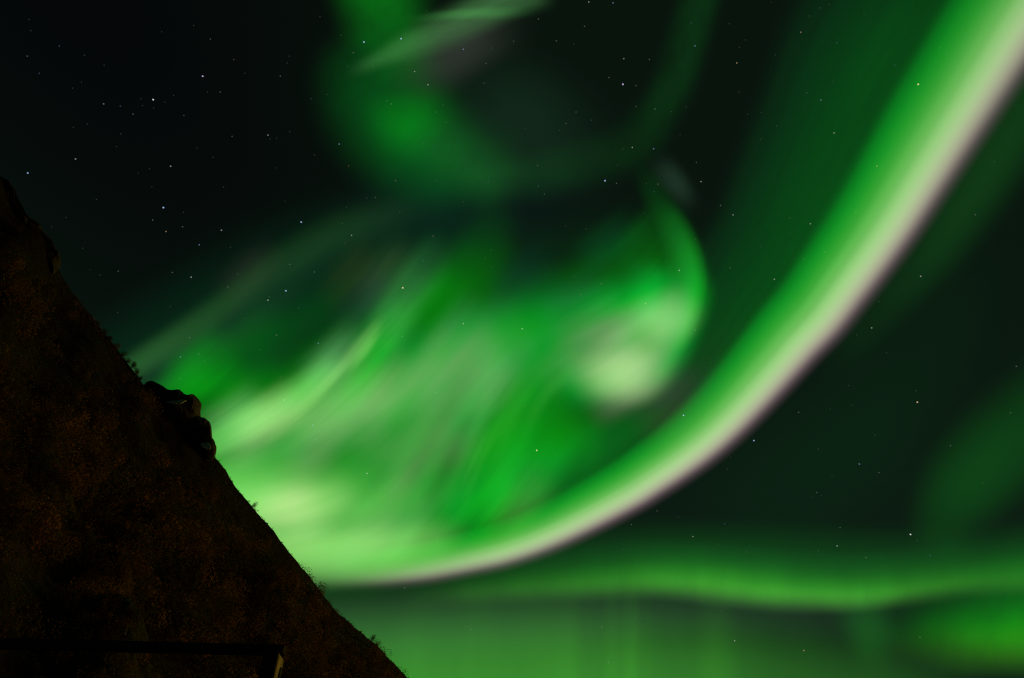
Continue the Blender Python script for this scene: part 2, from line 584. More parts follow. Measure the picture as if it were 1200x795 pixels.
def trunk_mesh(h, rg):
    vs, fs = [], []

    def limb(p0, p1, r0, r1, n=6, k=5):
        b = len(vs)
        p0, p1 = Vector(p0), Vector(p1)
        ax = (p1 - p0).normalized()
        e1 = ax.orthogonal().normalized(); e2 = ax.cross(e1)
        bend = Vector(rg.normal(0, 0.04, 3)) * (p1 - p0).length
        for j in range(k):
            t = j / (k - 1)
            c = p0.lerp(p1, t) + bend * math.sin(math.pi * t)
            r = r0 * (1 - t) + r1 * t
            for i in range(n):
                a = 2 * math.pi * i / n
                vs.append(tuple(c + (e1 * math.cos(a) + e2 * math.sin(a)) * r))
        for j in range(k - 1):
            for i in range(n):
                i2 = (i + 1) % n
                fs.append((b + j * n + i, b + j * n + i2, b + (j + 1) * n + i2, b + (j + 1) * n + i))
    limb((0, 0, -0.8), (0.15, 0.1, h * 0.8), 0.14, 0.04)
    for q in range(6):
        z = h * rg.uniform(0.25, 0.6); a = rg.uniform(0, 6.28); l = h * rg.uniform(0.2, 0.38)
        limb((0.05, 0.04, z), (math.cos(a) * l * 0.7, math.sin(a) * l * 0.7, z + l * 0.75), 0.06, 0.015)
    me = bpy.data.meshes.new('trunk')
    me.from_pydata(vs, [], fs)
    me.update()
    return me


def leaf_translucency(m):
    nt = m.node_tree
    out = next(n for n in nt.nodes if n.type == 'OUTPUT_MATERIAL'); b = next(n for n in nt.nodes if n.type == 'BSDF_PRINCIPLED')
    t = nt.nodes.new('ShaderNodeBsdfTranslucent'); mx = nt.nodes.new('ShaderNodeMixShader'); mx.inputs[0].default_value = 0.65
    nt.links.new(b.inputs['Base Color'].links[0].from_socket, t.inputs['Color'])
    nt.links.new(b.outputs[0], mx.inputs[1]); nt.links.new(t.outputs[0], mx.inputs[2]); nt.links.new(mx.outputs[0], out.inputs[0])


leaf_translucency(leaf_mat)


def tree_to_tree_colour(m):
    """Neighbouring crowns differ: some still olive, some rust, some already bare and grey."""
    nt = m.node_tree
    b = next(n for n in nt.nodes if n.type == 'BSDF_PRINCIPLED'); t = next(n for n in nt.nodes if n.type == 'BSDF_TRANSLUCENT')
    src = b.inputs['Base Color'].links[0].from_socket
    geo = nt.nodes.new('ShaderNodeNewGeometry'); vo = nt.nodes.new('ShaderNodeTexVoronoi'); vo.inputs['Scale'].default_value = 0.085
    nt.links.new(geo.outputs['Position'], vo.inputs['Vector'])
    sep = nt.nodes.new('ShaderNodeSeparateXYZ'); nt.links.new(vo.outputs['Color'], sep.inputs[0])
    tint = ramp_node(nt, sep.outputs[0], [(0.0, (0.35, 0.38, 0.34)), (0.35, (0.8, 0.85, 0.6)), (0.65, (1.25, 0.95, 0.7)), (1.0, (1.9, 1.35, 0.9))], 'LINEAR')
    mx = nt.nodes.new('ShaderNodeMix'); mx.data_type = 'RGBA'; mx.blend_type = 'MULTIPLY'; mx.inputs['Factor'].default_value = 1
    nt.links.new(src, mx.inputs['A']); nt.links.new(tint, mx.inputs['B'])
    nt.links.new(mx.outputs['Result'], b.inputs['Base Color']); nt.links.new(mx.outputs['Result'], t.inputs['Color'])


tree_to_tree_colour(leaf_mat)


def ridge_index(px):
    return float(np.interp(px, _rs[:, 0], np.arange(NS)))


def build_trees():
    variants = []
    for q in range(6):
        rg = np.random.default_rng(40 + q)
        h = 6.0
        cp, co = crown_points(1300, h, 5.6, rg, 10)
        v, f = leaf_quads(cp, 0.17, rg, co)
        variants.append((trunk_mesh(h, rg), mesh_from_arrays('crown', v, f, False)))

    def tree(p, s, label, group, var):
        t = empty('birch_tree', p, label, 'tree', group)
        t.rotation_euler.z = rng.uniform(0, 6.28); t.scale = (s, s, s * rng.uniform(0.9, 1.15))
        link_mesh('trunk', variants[var][0], bark_mat, t)
        link_mesh('crown', variants[var][1], leaf_mat, t)
        return t
    # trees that stand out one by one on the lower flank
    spots = [(216, 682), (262, 728), (118, 735), (70, 728), (196, 655), (238, 700), (150, 745), (290, 742), (305, 705), (175, 720), (130, 690), (95, 700),
             (250, 650), (275, 690), (330, 735), (345, 765), (370, 770), (205, 745), (228, 760), (180, 772), (125, 775), (60, 775), (300, 778), (262, 770),
             (160, 625), (120, 615), (185, 590), (225, 620), (145, 560), (100, 560), (322, 690), (395, 785)]
    # find slope points near those sight lines
    cand = []
    for s in np.linspace(60, NS - 30, 170):
        for t in np.linspace(0.05, 0.93, 90):
            cand.append((s, t))
    P = np.array([tuple(slope_point(s, t)) for s, t in cand])
    rel = P - np.array(EYE)
    fw = rel[:, 1] * CP + rel[:, 2] * SP
    up = -rel[:, 1] * SP + rel[:, 2] * CP
    sx = 600 + FPX * rel[:, 0] / fw; sy = 397.5 - FPX * up / fw
    for i, (x, y) in enumerate(spots):
        k = int(np.argmin((sx - x) ** 2 + (sy - y) ** 2))
        p = Vector(P[k])
        dist = (p - EYE).length
        s = 28.0 * dist / FPX / 6.0
        tree(p, min(max(s, 0.7), 1.9), 'dim rust brown birch tree standing on the lower mountain flank', 'birch trees on the lower flank', i % 6)
    # trees breaking the skyline above the outcrop
    for i, (px, t, s) in enumerate([(128, .012, .9), (136, .010, 1.0), (143, .008, 1.1), (149, .008, .95), (154, .006, 1.15), (159, .008, 1.05), (164, .010, .9), (122, .01, .8), (115, .012, .7), (106, .014, .6)]):
        tree(slope_point(ridge_index(px), t), s, 'small bushy birch on the skyline just above the rock outcrop', 'birches on the skyline above the outcrop', i % 6)
    # lone bushes lower down the skyline
    tree(slope_point(ridge_index(297), 0.004), 0.95, 'lone small bush on the ridge against the brightest green glow', None, 2)
    tree(slope_point(ridge_index(437), 0.004), 1.15, 'dark round bush low on the ridge near the foot of the skyline', None, 4)

    # the rest of the wood, one mass
    rg = np.random.default_rng(99)
    V, F, off = [], [], 0
    for q in range(1500):
        s = rg.uniform(30, NS - 40); t = 1 - rg.uniform(0, 1) ** 0.75
        t = 0.02 + t * 0.93
        p = slope_point(s, t)
        high = p.z
        if high > 110 and rg.uniform() < min(0.9, (high - 110) / 130): continue
        h = float(np.clip(0.046 * p.length * rg.uniform(0.55, 1.35), 3.0, 15.0))
        if t < 0.10: h *= 0.5
        if t < 0.04: h *= 0.5
        cp, co = crown_points(640, h, h * 1.05, rg, 7)
        v, f = leaf_quads(cp + np.array(p) - np.array([0, 0, 0.15 * h]), 0.034 * h, rg, co)
        V.append(v); F.append(f + off); off += len(v)
    # low scrub hugging the skyline
    for q in range(700):
        s = rg.uniform(ridge_index(90), ridge_index(520)); t = rg.uniform(0.0, 0.03)
        p = slope_point(s, t)
        h = rg.uniform(0.6, 1.7)
        cp, co = crown_points(14, h, h * 1.6, rg, 3)
        v, f = leaf_quads(cp + np.array(p), 0.3 * h, rg)
        V.append(v); F.append(f + off); off += len(v)
    wood = link_mesh('woods', mesh_from_arrays('woods', np.concatenate(V), np.concatenate(F), False), leaf_mat)
    tag(wood, 'dim rust and brown autumn wood covering the mountain flank', 'woods', kind='stuff')


build_trees()

# ------------------------------------------------------------------ railing
def build_fence():
    import bmesh
    z_top = 1.05
    a = at_height(-60, 748.5, z_top); b = at_height(335, 758, z_top)
    ax = (b - a); ax.z = 0; ln = ax.length; ax.normalize()
    ny = Vector((-ax.y, ax.x, 0))                      # away from the viewer
    depth_at_b = (b - EYE).dot(Vector((0, CP, SP)))
    px = depth_at_b / FPX                              # metres per photo pixel at the end post
    painted = surface_mat('weathered_dark_rail', (0.010, 0.013, 0.010), (0.05, 0.045, 0.03), 12, 0.95, 0.3, spec=0.03)
    wood = surface_mat('weathered_post', (0.10, 0.085, 0.04), (0.36, 0.31, 0.15), 16, 0.8, 0.5)
    dark = surface_mat('dark_hole', (0.004, 0.004, 0.004), (0.01, 0.01, 0.01), 20, 0.9, 0)
    root = empty('fence', Vector((b.x, b.y, 0)), 'low dark railing with a post whose side catches warm lamp light', 'fence')

    def beam(name, p0, p1, wx, wy, mat, bevel, extra=None):
        """Bevelled bar from p0 to p1 with cross section wx (horizontal) by wy."""
        bm = bmesh.new()
        p0, p1 = Vector(p0), Vector(p1)
        d = (p1 - p0).normalized()
        upv = Vector((0, 0, 1)) if abs(d.z) < 0.9 else ny
        e1 = d.cross(upv).normalized(); e2 = e1.cross(d).normalized()
        segs = max(2, int((p1 - p0).length / 0.12))
        rows = []
        for k in range(segs + 1):
            c = p0.lerp(p1, k / segs)
            w = 1 + 0.03 * mnoise.noise(c * 4)
            rows.append([bm.verts.new(c + e1 * (sx * wx / 2 * w) + e2 * (sy * wy / 2 * w) - root.location) for sx, sy in ((-1, -1), (1, -1), (1, 1), (-1, 1))])
        for k in range(segs):
            for q in range(4):
                bm.faces.new((rows[k][q], rows[k][(q + 1) % 4], rows[k + 1][(q + 1) % 4], rows[k + 1][q]))
        bm.faces.new(rows[0][::-1]); bm.faces.new(rows[-1])
        bmesh.ops.recalc_face_normals(bm, faces=bm.faces)
        me = bpy.data.meshes.new(name); bm.to_mesh(me); bm.free()
        o = link_mesh(name, me, mat, root)
        md = o.modifiers.new('edge', 'BEVEL'); md.width = bevel; md.segments = 3; md.limit_method = 'ANGLE'
        return o

    rail_h = 8.5 * px
    ext = a - ax * 2.2
    beam('top_rail', ext + Vector((0, 0, -rail_h / 2)), b + Vector((0, 0, -rail_h / 2)), 0.05, rail_h, painted, 0.004)
    pw = 15 * px; pd = 0.085
    for s in (0.0, ln * 0.905, ln * 0.905 + 1.2):
        top = b - ax * (s + pw * 0.58) + Vector((0, 0, -rail_h - 0.001))
        bot = Vector((top.x, top.y, -0.3))
        p = beam('post', bot, top, pw, pd, wood, 0.016)
        # thin dark board puts the shade of the viewer-side face into its colour
        pl = beam('shade_board', bot - ny * (pd / 2 + 0.006) - ax * 0.003, top - ny * (pd / 2 + 0.006) - ax * 0.003 - Vector((0, 0, 0.004)), pw + 0.004, 0.012, painted, 0.003)
        pl.parent = p
        # latch plate let into the lit side
        c = top + ax * (pw / 2 + 0.001) + Vector((0, 0, -0.048)) + ny * 0.006
        h = beam('latch_plate', c + Vector((0, 0, -0.02)), c + Vector((0, 0, 0.012)), 0.006, 0.018, dark, 0.002)
        h.parent = p
    beam('lower_rail', ext + Vector((0, 0, -0.62)), b - ax * pw + Vector((0, 0, -0.62)), 0.035, 0.045, painted, 0.004)


build_fence()

# ------------------------------------------------------------------ stars
STAR_ROWS = {
 'B': "179.5,117,w 237.5,89.5,v 32.5,203,b 191.5,243.5,b 353,260.5,b 426.5,49.5,b 470,45.5,b 1076,99,o 1075,471.5,o 801,487,b 883.5,516.5,b 1067,626.5,w 472,337.5,o 709,212,b 335,341,b 629,528,o 730,99,v",
 'b': "121.5,122,v 88.5,186.5,w 200,195,w 194.5,271.5,o 233.5,287,b 259.5,270,w 224,325,w 115,382,w 543,58,b 486,84,w 501.5,99.5,w 397.5,169,b 314,158.5,w 690,2.5,w 718.5,3.5,b 731,69,w 814.5,54,b 863.5,74,o 741,173,w 766,174.5,b 938.5,38,o 962,117.5,b 977.5,156,w 1027.5,195,o 412,276,w 314,352,w 543,379.5,w 821.5,213,w 859,252,w 796,317,w 756.5,356,o 612,385.5,w 949.5,262.5,w 907.5,327.5,w 1079,324,w 1021.5,384.5,w 333,469,w 366.5,498.5,b 430,555,w 373,402.5,b 1007,544,b 812,629,w 861,751,w 981,640,w 942,762.5,o 211.5,418.5,b",
 'm': "69.5,54,b 32,66,w 46,86,b 141,124.5,b 156,134,w 215.5,135.5,v 258,108,w 274,70,o 246.5,46,w 272,160,w 179,258,w 214,266,w 138.5,318,w 202,319.5,w 267,336.5,w 222,396,w 414,62,w 569.5,74.5,w 567.5,97.5,b 453.5,118.5,b 458.5,122,w 511.5,131.5,b 408.5,194.5,o 364.5,116,b 328.5,89.5,w 631,22.5,w 685,31,w 652,48,w 602,48.5,w 761,70,w 713.5,91,w 745.5,100.5,w 745.5,125,w 767.5,128,w 810,27,b 663,145,w 675,131.5,w 693,141,b 816,190.5,w 630,194,w 980.5,50.5,b 1048.5,76.5,b 945.5,109,b 961,9.5,b 463.5,212,w 440,231.5,w 339.5,310,w 368.5,319,w 496.5,305.5,b 507.5,277,w 471.5,394.5,w 324,393,w 766.5,225,b 631,218,b 638,227.5,w 771,216,w 722.5,215,w 844.5,241,w 855.5,314,w 680.5,345.5,o 704.5,332.5,w 815,387,w 967,295.5,w 1003,248.5,o 1143,252,w 369.5,515.5,w 511,460,w 493,482,w 936,483.5,w 1191,429.5,w 1184,484,w 1114,522.5,w 1030,554,w 957,577.5,w 770,599,w 740,615,w 849,614,b 705,735,w 713,776.5,w 984.5,618.5,w 1015,653.5,w 1090,651,b 1078,747,w 512.5,630,w 552,738,w 474,689,w 233,415,w",
 'f': "34,23,w 36,36,w 99,65,w 165,116,w 167,124,w 180,127,w 193,120,w 203.5,112,w 243,108,w 189.5,37.5,w 141.5,157,w 86,149.5,w 102,145.5,w 85,103.5,w 95.5,96.5,w 122,76.5,w 227,30,w 231,173.5,w 287,86,w 250,184.5,w 175,198,w 136.5,172,w 162,203,w 113,234,w 77.5,255,w 60.5,266,w 97,291,w 105.5,316,b 117,322.5,w 138,366.5,w 199.5,359.5,w 278.5,321.5,w 262,219.5,w 178,219,w 285,373,w 215,249,w 270,290,w 475,40,w 500,12.5,w 514.5,27,w 519,123,w 336.5,74,w 339,66,w 316.5,163,w 324,162,w 339.5,154.5,w 375,20,w 383.5,111,w 407.5,78,w 437,78,w 472.5,67,w 576.5,56.5,w 496.5,168.5,w 508.5,172.5,w 522.5,143.5,w 399.5,41.5,w 323,197,b 368.5,182,w 866,108,w 854.5,28,w 866.5,56,w 730,175,w 656,153,w 615.5,150.5,w 804,125.5,w 786.5,131,w 797,158,w 891.5,163.5,w 876,134,w 892,132,w 723.5,193.5,w 873.5,47,w 672.5,52,w 976,95.5,w 971.5,5.5,w 904,3,o 908.5,64.5,w 910,148,w 1101,56.5,w 1108,132,w 1012.5,16.5,w 1165,189.5,w 1168,95,w 1121,186.5,w 948.5,19,w 511,212,w 429.5,232.5,w 406,243,w 334,236,w 315.5,348,w 317.5,358,w 350,361,w 572.5,213.5,w 575.5,293.5,w 569,302.5,w 576.5,313,w 468.5,248.5,w 404,285,w 401,262,w 543,237,w 757.5,215.5,w 755,250.5,w 815,280.5,w 664.5,370.5,w 802,379,w 891.5,289,w 663,265,w 686.5,268.5,w 673,324.5,w 925.5,255.5,w 1004,392.5,w 1030,353.5,w 1025,294,w 942,303.5,w 926.5,274,w 357.5,532,w 533.5,448,w 304,410,w 329,441,w 588,507,w 478.5,488,w 746,529.5,w 856.5,536.5,w 852.5,550,w 616,476,w 722,417.5,w 973,479.5,w 998.5,474.5,w 994.5,452,w 1039,413.5,w 1025.5,510,w 1152.5,566.5,w 951,583,w 962.5,581,w 959,526.5,w 1073.5,458,w 975,558,w 795,606,w 842,638,w 729,644,w 747,662,w 875,647,w 791,660,w 715.5,740,w 845,716,w 702,774,w 860,776,w 745,723,w 959,645.5,w 1075,634,w 483,638.5,w 553,627,w 240,423.5,w 211,444,w",
}
SIZE = {'B': 0.85, 'b': 0.7, 'm': 0.62, 'f': 0.55}
POWER = {'B': 0.7, 'b': 0.25, 'm': 0.085, 'f': 0.04}
TINT = {'w': (0.95, 1.0, 0.9), 'b': (0.42, 0.62, 1.0), 'v': (0.75, 0.62, 1.0), 'o': (1.0, 0.68, 0.38)}
SIZE_WORD = {'B': 'bright', 'b': 'clear', 'm': 'small', 'f': 'tiny faint'}
TINT_WORD = {'w': 'white', 'b': 'blue', 'v': 'violet', 'o': 'orange'}


def arc_side(x, y):
    """Below (positive) or above the bright arc."""
    xs = [400, 450, 500, 550, 600, 650, 700, 750, 780, 810, 840, 870, 900, 930, 960, 990, 1020, 1050, 1080, 1110, 1130, 1145, 1172, 1200]
    ys = [690, 688, 682, 672, 662, 645, 622, 597, 580, 560, 540, 515, 485, 455, 420, 398, 355, 320, 280, 235, 205, 198, 150, 100]
    return y - np.interp(x, xs, ys)


def star_zone(x, y):
    s = arc_side(x, y)
    if x > 400 and s > 0:
        if y > 705: return 'in the green haze under the low aurora band'
        if y > 635: return 'along the top of the low aurora band'
        return 'in the dark sky outside the bright arc'
    if x > 700 and s > -75 - 60 * (y < 300): return 'shining through the bright aurora arc'
    if x > 850: return 'in the dark sky inside the top of the arc'
    if y < 205:
        if x < 300: return 'in the black sky high above the mountain'
        if x < 390: return 'in the black sky beside the upper green patch'
        if x < 590: return 'in the pale green patch at the top of the sky'
        return 'in the dark gap between upper patch and arc'
    if x < 300 and y < 390: return 'in the black sky just off the mountain ridge'
    if y < 300: return 'in the dark belt between upper patch and swirl'
    if x < 470: return 'among the slanting green rays above the outcrop'
    return 'inside the great green swirl'


SPECIAL = {(179.5, 117): 'brightest white star of the little cluster high above the mountain', (237.5, 89.5): 'bright violet star beside the little cluster high above the mountain',
           (32.5, 203): 'bright blue star almost touching the top of the mountain ridge', (191.5, 243.5): 'bright blue star in the black gap between cluster and skyline',
           (353, 260.5): 'bright blue star in the thin grey green streak above the swirl', (426.5, 49.5): 'bright blue star at the dark rim of the upper green patch',
           (470, 45.5): 'bright blue star just above the pale streak of the upper patch', (1076, 99): 'bright golden star on the inner green slope of the arc',
           (1075, 471.5): 'bright orange star alone in the dark sky outside the arc', (801, 487): 'bright blue star on the inner green rim of the arc',
           (883.5, 516.5): 'bright blue star just outside the pink edge of the arc', (1067, 626.5): 'bright white star close above the thin end of the low band',
           (472, 337.5): 'bright orange star above the tip of the bright slanting ray', (709, 212): 'bright blue star in the dark belt above the hook of the swirl',
           (335, 341): 'bright blue star below the grey green streak among the slanting rays', (629, 528): 'bright gold star in the green hollow under the hook',
           (730, 99): 'bright violet star in the dark gap beside the upper patch'}


def build_stars():
    R = 90000.0
    meshes = {}
    for c in 'Bbmf':
        for t in 'wbvo':
            m, nt = new_mat('starlight_' + c + t)
            em = nt.nodes.new('ShaderNodeEmission'); em.inputs['Color'].default_value = (*TINT[t], 1); em.inputs['Strength'].default_value = POWER[c]
            out = nt.nodes.new('ShaderNodeOutputMaterial'); nt.links.new(em.outputs[0], out.inputs[0])
            m.cycles.emission_sampling = 'NONE'
            import bmesh
            bm = bmesh.new(); bmesh.ops.create_icosphere(bm, subdivisions=2, radius=1.0)
            me = bpy.data.meshes.new('star'); bm.to_mesh(me); bm.free(); me.materials.append(m)
            meshes[c, t] = me
    for c, rows in STAR_ROWS.items():
        for row in rows.split():
            x, y, t = row.split(','); x, y = float(x), float(y)
            o = bpy.data.objects.new('star', meshes[c, t]); col.objects.link(o)
            d = direction(x, y)
            o.location = EYE + d.normalized() * R
            s = SIZE[c] * R / d.length * (0.9 + 0.2 * rng.uniform())
            o.scale = (s, s, s)
            zone = star_zone(x, y)
            lab = SPECIAL.get((x, y)) or f"{SIZE_WORD[c]} {TINT_WORD[t]} star {zone}"
            tag(o, lab, 'star', None if (x, y) in SPECIAL else f"stars {zone}")


build_stars()

# ------------------------------------------------------------------ the aurora
def anchor(name, x, y, label):
    return empty(name, at_radius(x, y, 30000.0), label, 'aurora')


# low: haze of green under the low band, with faint upright rays
gl = anchor('aurora_haze', 760, 780, 'soft green aurora haze with faint upright rays under the low band')
sheet(gl, 'glow', [(250, 800, 150, 110), (450, 796, 150, 115), (600, 792, 150, 115), (760, 790, 150, 105), (900, 796, 150, 95), (1060, 806, 140, 80), (1200, 820, 120, 70)],
      color=lin(54, 133, 40), along=[(0, .9), (.3, 1.0), (.5, .9), (.62, .6), (.8, .35), (1, 0)], streak=(1.1, 0.5, .16), k=1.8, warp=.05)
sheet(gl, 'glow', [(280, 740, 70, 60), (460, 730, 70, 60), (640, 720, 60, 50), (800, 712, 50, 40), (960, 716, 50, 40), (1120, 730, 40, 40)], color=lin(26, 45, 29), along=[(0, 1), (.3, 1.0), (.6, .9), (.8, .6), (1, 0)], k=1.8)
for (x, w, a) in ((716, 16, .22), (738, 22, .36), (758, 10, .1), (838, 34, .25), (640, 60, .16), (560, 40, .12), (490, 30, .1), (668, 18, .1)):
    sheet(gl, 'ray', [(x - 2, 900, w, w), (x, 800, w, w), (x + 1, 715, w, w), (x + 1, 670, w, w)], nu=30, color=lin(50, 130, 25), strength=a, along=[(0, 0), (.3, .9), (.6, .5), (1, 0)], warp=.12)
sheet(gl, 'ray', [(1000, 670, 60, 60), (1016, 730, 46, 46), (1034, 800, 30, 30)], nu=30, color=lin(10, 74, 14), strength=.75)

# low right patch
lp = anchor('aurora_patch', 1170, 740, 'bright pure green aurora patch low beside the end of the low band')
sheet(lp, 'curtain', [(1010, 748, 22, 54), (1055, 758, 26, 78), (1100, 768, 30, 106), (1150, 774, 32, 130), (1200, 776, 32, 140), (1290, 770, 32, 140)],
      across=[(0, (0, 0, 0)), (.1, lin(8, 24, 6)), (.22, lin(42, 104, 8)), (.36, lin(36, 152, 4)), (.52, lin(4, 128, 8)), (.72, lin(4, 60, 10)), (1, (0, 0, 0))],
      along=[(0, 0), (.2, .12), (.4, .5), (.62, .85), (1, .9)], streak=(1.4, 1.2, .25), warp=.12)
sheet(lp, 'faint_veil', [(1020, 720, 60, 70), (1110, 705, 70, 80), (1200, 690, 80, 90), (1330, 680, 80, 90)], color=lin(0, 36, 0), along=[(0, 0), (.35, .6), (.7, 1), (1, 1)], k=1.8)

# low band
lb = anchor('aurora_band', 850, 690, 'long low green aurora band lying level above the horizon')
sheet(lb, 'curtain', [(440, 716, 10, 60), (560, 708, 10, 62), (650, 702, 11, 66), (700, 700, 12, 70), (750, 698, 12, 72), (800, 700, 12, 72), (850, 706, 13, 76), (900, 712, 13, 78),
                      (950, 713, 13, 76), (1000, 712, 13, 72), (1050, 707, 13, 70), (1100, 700, 13, 68), (1150, 693, 13, 66), (1300, 684, 13, 66)],
      across=[(0, (0, 0, 0)), (.1, lin(16, 30, 14)), (.2, lin(46, 96, 32)), (.32, lin(60, 152, 38)), (.45, lin(38, 126, 26)), (.62, lin(12, 72, 14)), (.82, lin(3, 30, 8)), (1, (0, 0, 0))],
      along=[(0, 0), (.12, .2), (.25, .45), (.36, .65), (.47, 1.0), (.54, 1.15), (.62, 1.0), (.7, .8), (.77, .5), (.86, .3), (1, .3)], streak=(1.6, .3, .2), nu=120, warp=.06)
sheet(lb, 'faint_veil', [(480, 676, 60, 60), (650, 664, 60, 60), (800, 658, 60, 60), (950, 662, 60, 60), (1100, 664, 60, 60), (1300, 650, 60, 60)], color=lin(6, 56, 10),
      along=[(0, 0), (.25, .8), (.5, 1.0), (.75, .7), (1, .7)], streak=(1.0, .3, .12), k=2.0)

# faint patch outside the arc
fp = anchor('aurora_patch', 1125, 570, 'faint dark green aurora patch outside the arc above the low band')
sheet(fp, 'glow', [(1290, 440, 80, 90), (1200, 500, 76, 86), (1140, 555, 70, 80), (1105, 610, 60, 60), (1090, 670, 40, 40)], color=lin(4, 60, 8), along=[(0, .5), (.35, .8), (.65, 1.0), (.82, .5), (1, 0)], warp=.1, k=2.0)
sheet(fp, 'faint_veil', [(820, 650, 80, 100), (920, 570, 110, 110), (1010, 490, 120, 110), (1090, 390, 100, 90), (1170, 260, 60, 70)], color=lin(0, 18, 3), along=[(0, 0), (.3, 1), (.6, .8), (1, 0)], warp=.08, k=1.8)

# upper patch
up = anchor('aurora_patch', 480, 110, 'pale green aurora patch with a bright feathered streak at the top of the sky')
sheet(up, 'glow', [(420, -90, 70, 74), (440, -10, 70, 78), (458, 45, 66, 72), (480, 110, 50, 60)], color=lin(2, 104, 14), along=[(0, 1), (.4, 1), (.7, .45), (1, 0)], warp=.14, streak=(1.6, 2.2, .35))
sheet(up, 'glow', [(400, 20, 60, 80), (425, 90, 90, 110), (465, 150, 100, 110), (530, 195, 90, 90), (620, 215, 60, 60)], color=lin(0, 75, 18), along=[(0, 0), (.25, .7), (.55, 1.1), (.8, .55), (1, 0)], warp=.12, streak=(1.3, 1.6, .3))
sheet(up, 'glow', [(420, 165, 60, 60), (480, 140, 60, 60), (545, 110, 40, 40)], color=lin(0, 83, 0), warp=.2, streak=(1.6, 1.8, .35))
sheet(up, 'glow', [(460, 150, 46, 46), (520, 178, 60, 56), (580, 206, 54, 50), (640, 225, 40, 40)], color=lin(12, 50, 16), warp=.2, streak=(1.6, 1.8, .4))
sheet(up, 'streak', [(400, 90, 16, 14), (440, 70, 18, 16), (480, 50, 30, 24), (520, 28, 40, 26), (560, 8, 40, 26), (610, -4, 30, 30), (660, -4, 20, 20)], color=lin(60, 108, 60), along=[(0, 0), (.28, .7), (.5, .8), (.72, 1.1), (.86, .9), (1, 0)], streak=(.6, 2.6, .28), warp=.12, strength=.85)
sheet(up, 'streak', [(460, 26, 8, 8), (530, 17, 10, 9), (600, 14, 12, 12), (640, 12, 10, 10)], color=lin(34, 86, 36), warp=.05)
sheet(up, 'glow', [(440, 110, 40, 46), (500, 80, 54, 54), (560, 44, 52, 50), (640, 20, 40, 50)], color=lin(40, 42, 38), warp=.08)
sheet(up, 'faint_veil', [(835, -60, 34, 34), (812, 30, 36, 34), (785, 110, 38, 36), (735, 175, 44, 40), (640, 208, 46, 40), (520, 225, 40, 40)], color=lin(4, 46, 10), along=[(0, .95), (.3, .75), (.5, .4), (.62, .5), (.8, .6), (1, 0)], warp=.22, k=2.0, streak=(1.6, 1.8, .45))
sheet(up, 'faint_veil', [(480, 90, 90, 90), (560, 120, 100, 100), (640, 160, 100, 100), (740, 220, 80, 80)], color=lin(11, 30, 18), warp=.08, k=2.0)
sheet(up, 'faint_veil', [(260, 130, 90, 90), (370, 110, 110, 110), (480, 90, 100, 100)], color=lin(0, 1, 0), k=2.0)
sheet(up, 'faint_veil', [(350, 250, 80, 80), (480, 240, 80, 80), (620, 250, 90, 90), (760, 250, 80, 80)], color=lin(1, 0, 11), k=2.0, warp=.08)

# the swirl
sw = anchor('aurora_swirl', 540, 470, 'broad green aurora swirl with slanting rays and a pale curled hook')
# wide soft body
sheet(sw, 'body', [(60, 720, 90, 130), (200, 610, 130, 170), (340, 520, 180, 200), (480, 440, 220, 200), (620, 380, 220, 170), (760, 340, 150, 130), (880, 300, 90, 90)],
      color=lin(0, 40, 0), along=[(0, .6), (.25, 1.1), (.5, 1.3), (.7, 1.0), (.85, .7), (1, 0)], warp=.04, k=1.6)
sheet(sw, 'body', [(60, 680, 90, 90), (200, 630, 120, 120), (340, 600, 140, 130), (470, 580, 140, 120), (600, 545, 120, 100), (720, 480, 90, 90), (800, 420, 60, 60)],
      color=lin(0, 82, 0), along=[(0, .8), (.25, 1.1), (.5, 1.2), (.72, .9), (.88, .5), (1, 0)], warp=.05, k=1.8)
sheet(sw, 'body', [(380, 480, 90, 90), (500, 440, 120, 110), (620, 400, 120, 100), (740, 370, 100, 90), (850, 330, 60, 60)], color=lin(0, 107, 0), warp=.06, k=1.8)
sheet(sw, 'body', [(360, 650, 70, 70), (420, 590, 90, 90), (470, 530, 100, 100), (520, 460, 100, 90), (570, 400, 80, 70)], color=lin(0, 123, 25), warp=.06, k=1.8)
# pale haze sweeping through the middle
sheet(sw, 'pale_haze', [(140, 590, 40, 40), (240, 552, 46, 44), (330, 518, 52, 48), (410, 478, 58, 54), (490, 436, 76, 66), (560, 405, 80, 66), (640, 380, 70, 56), (730, 360, 50, 46)],
      color=lin(0, 138, 20), along=[(0, .3), (.25, .7), (.45, .95), (.65, .9), (.82, .5), (1, 0)], warp=.07, streak=(.7, 1.2, .10))
# glow by the ridge
sheet(sw, 'bright_glow', [(90, 600, 50, 60), (190, 592, 62, 66), (290, 588, 76, 76), (370, 585, 80, 76), (470, 590, 60, 60)], color=lin(123, 211, 99), along=[(0, .5), (.45, .9), (.62, 1.0), (.8, .4), (1, 0)], warp=.05)
sheet(sw, 'bright_glow', [(180, 650, 40, 44), (300, 655, 44, 48), (400, 652, 46, 50), (470, 645, 42, 46), (560, 630, 30, 40)], color=lin(128, 196, 96), along=[(0, .6), (.5, .9), (.72, .8), (1, 0)], warp=.05)
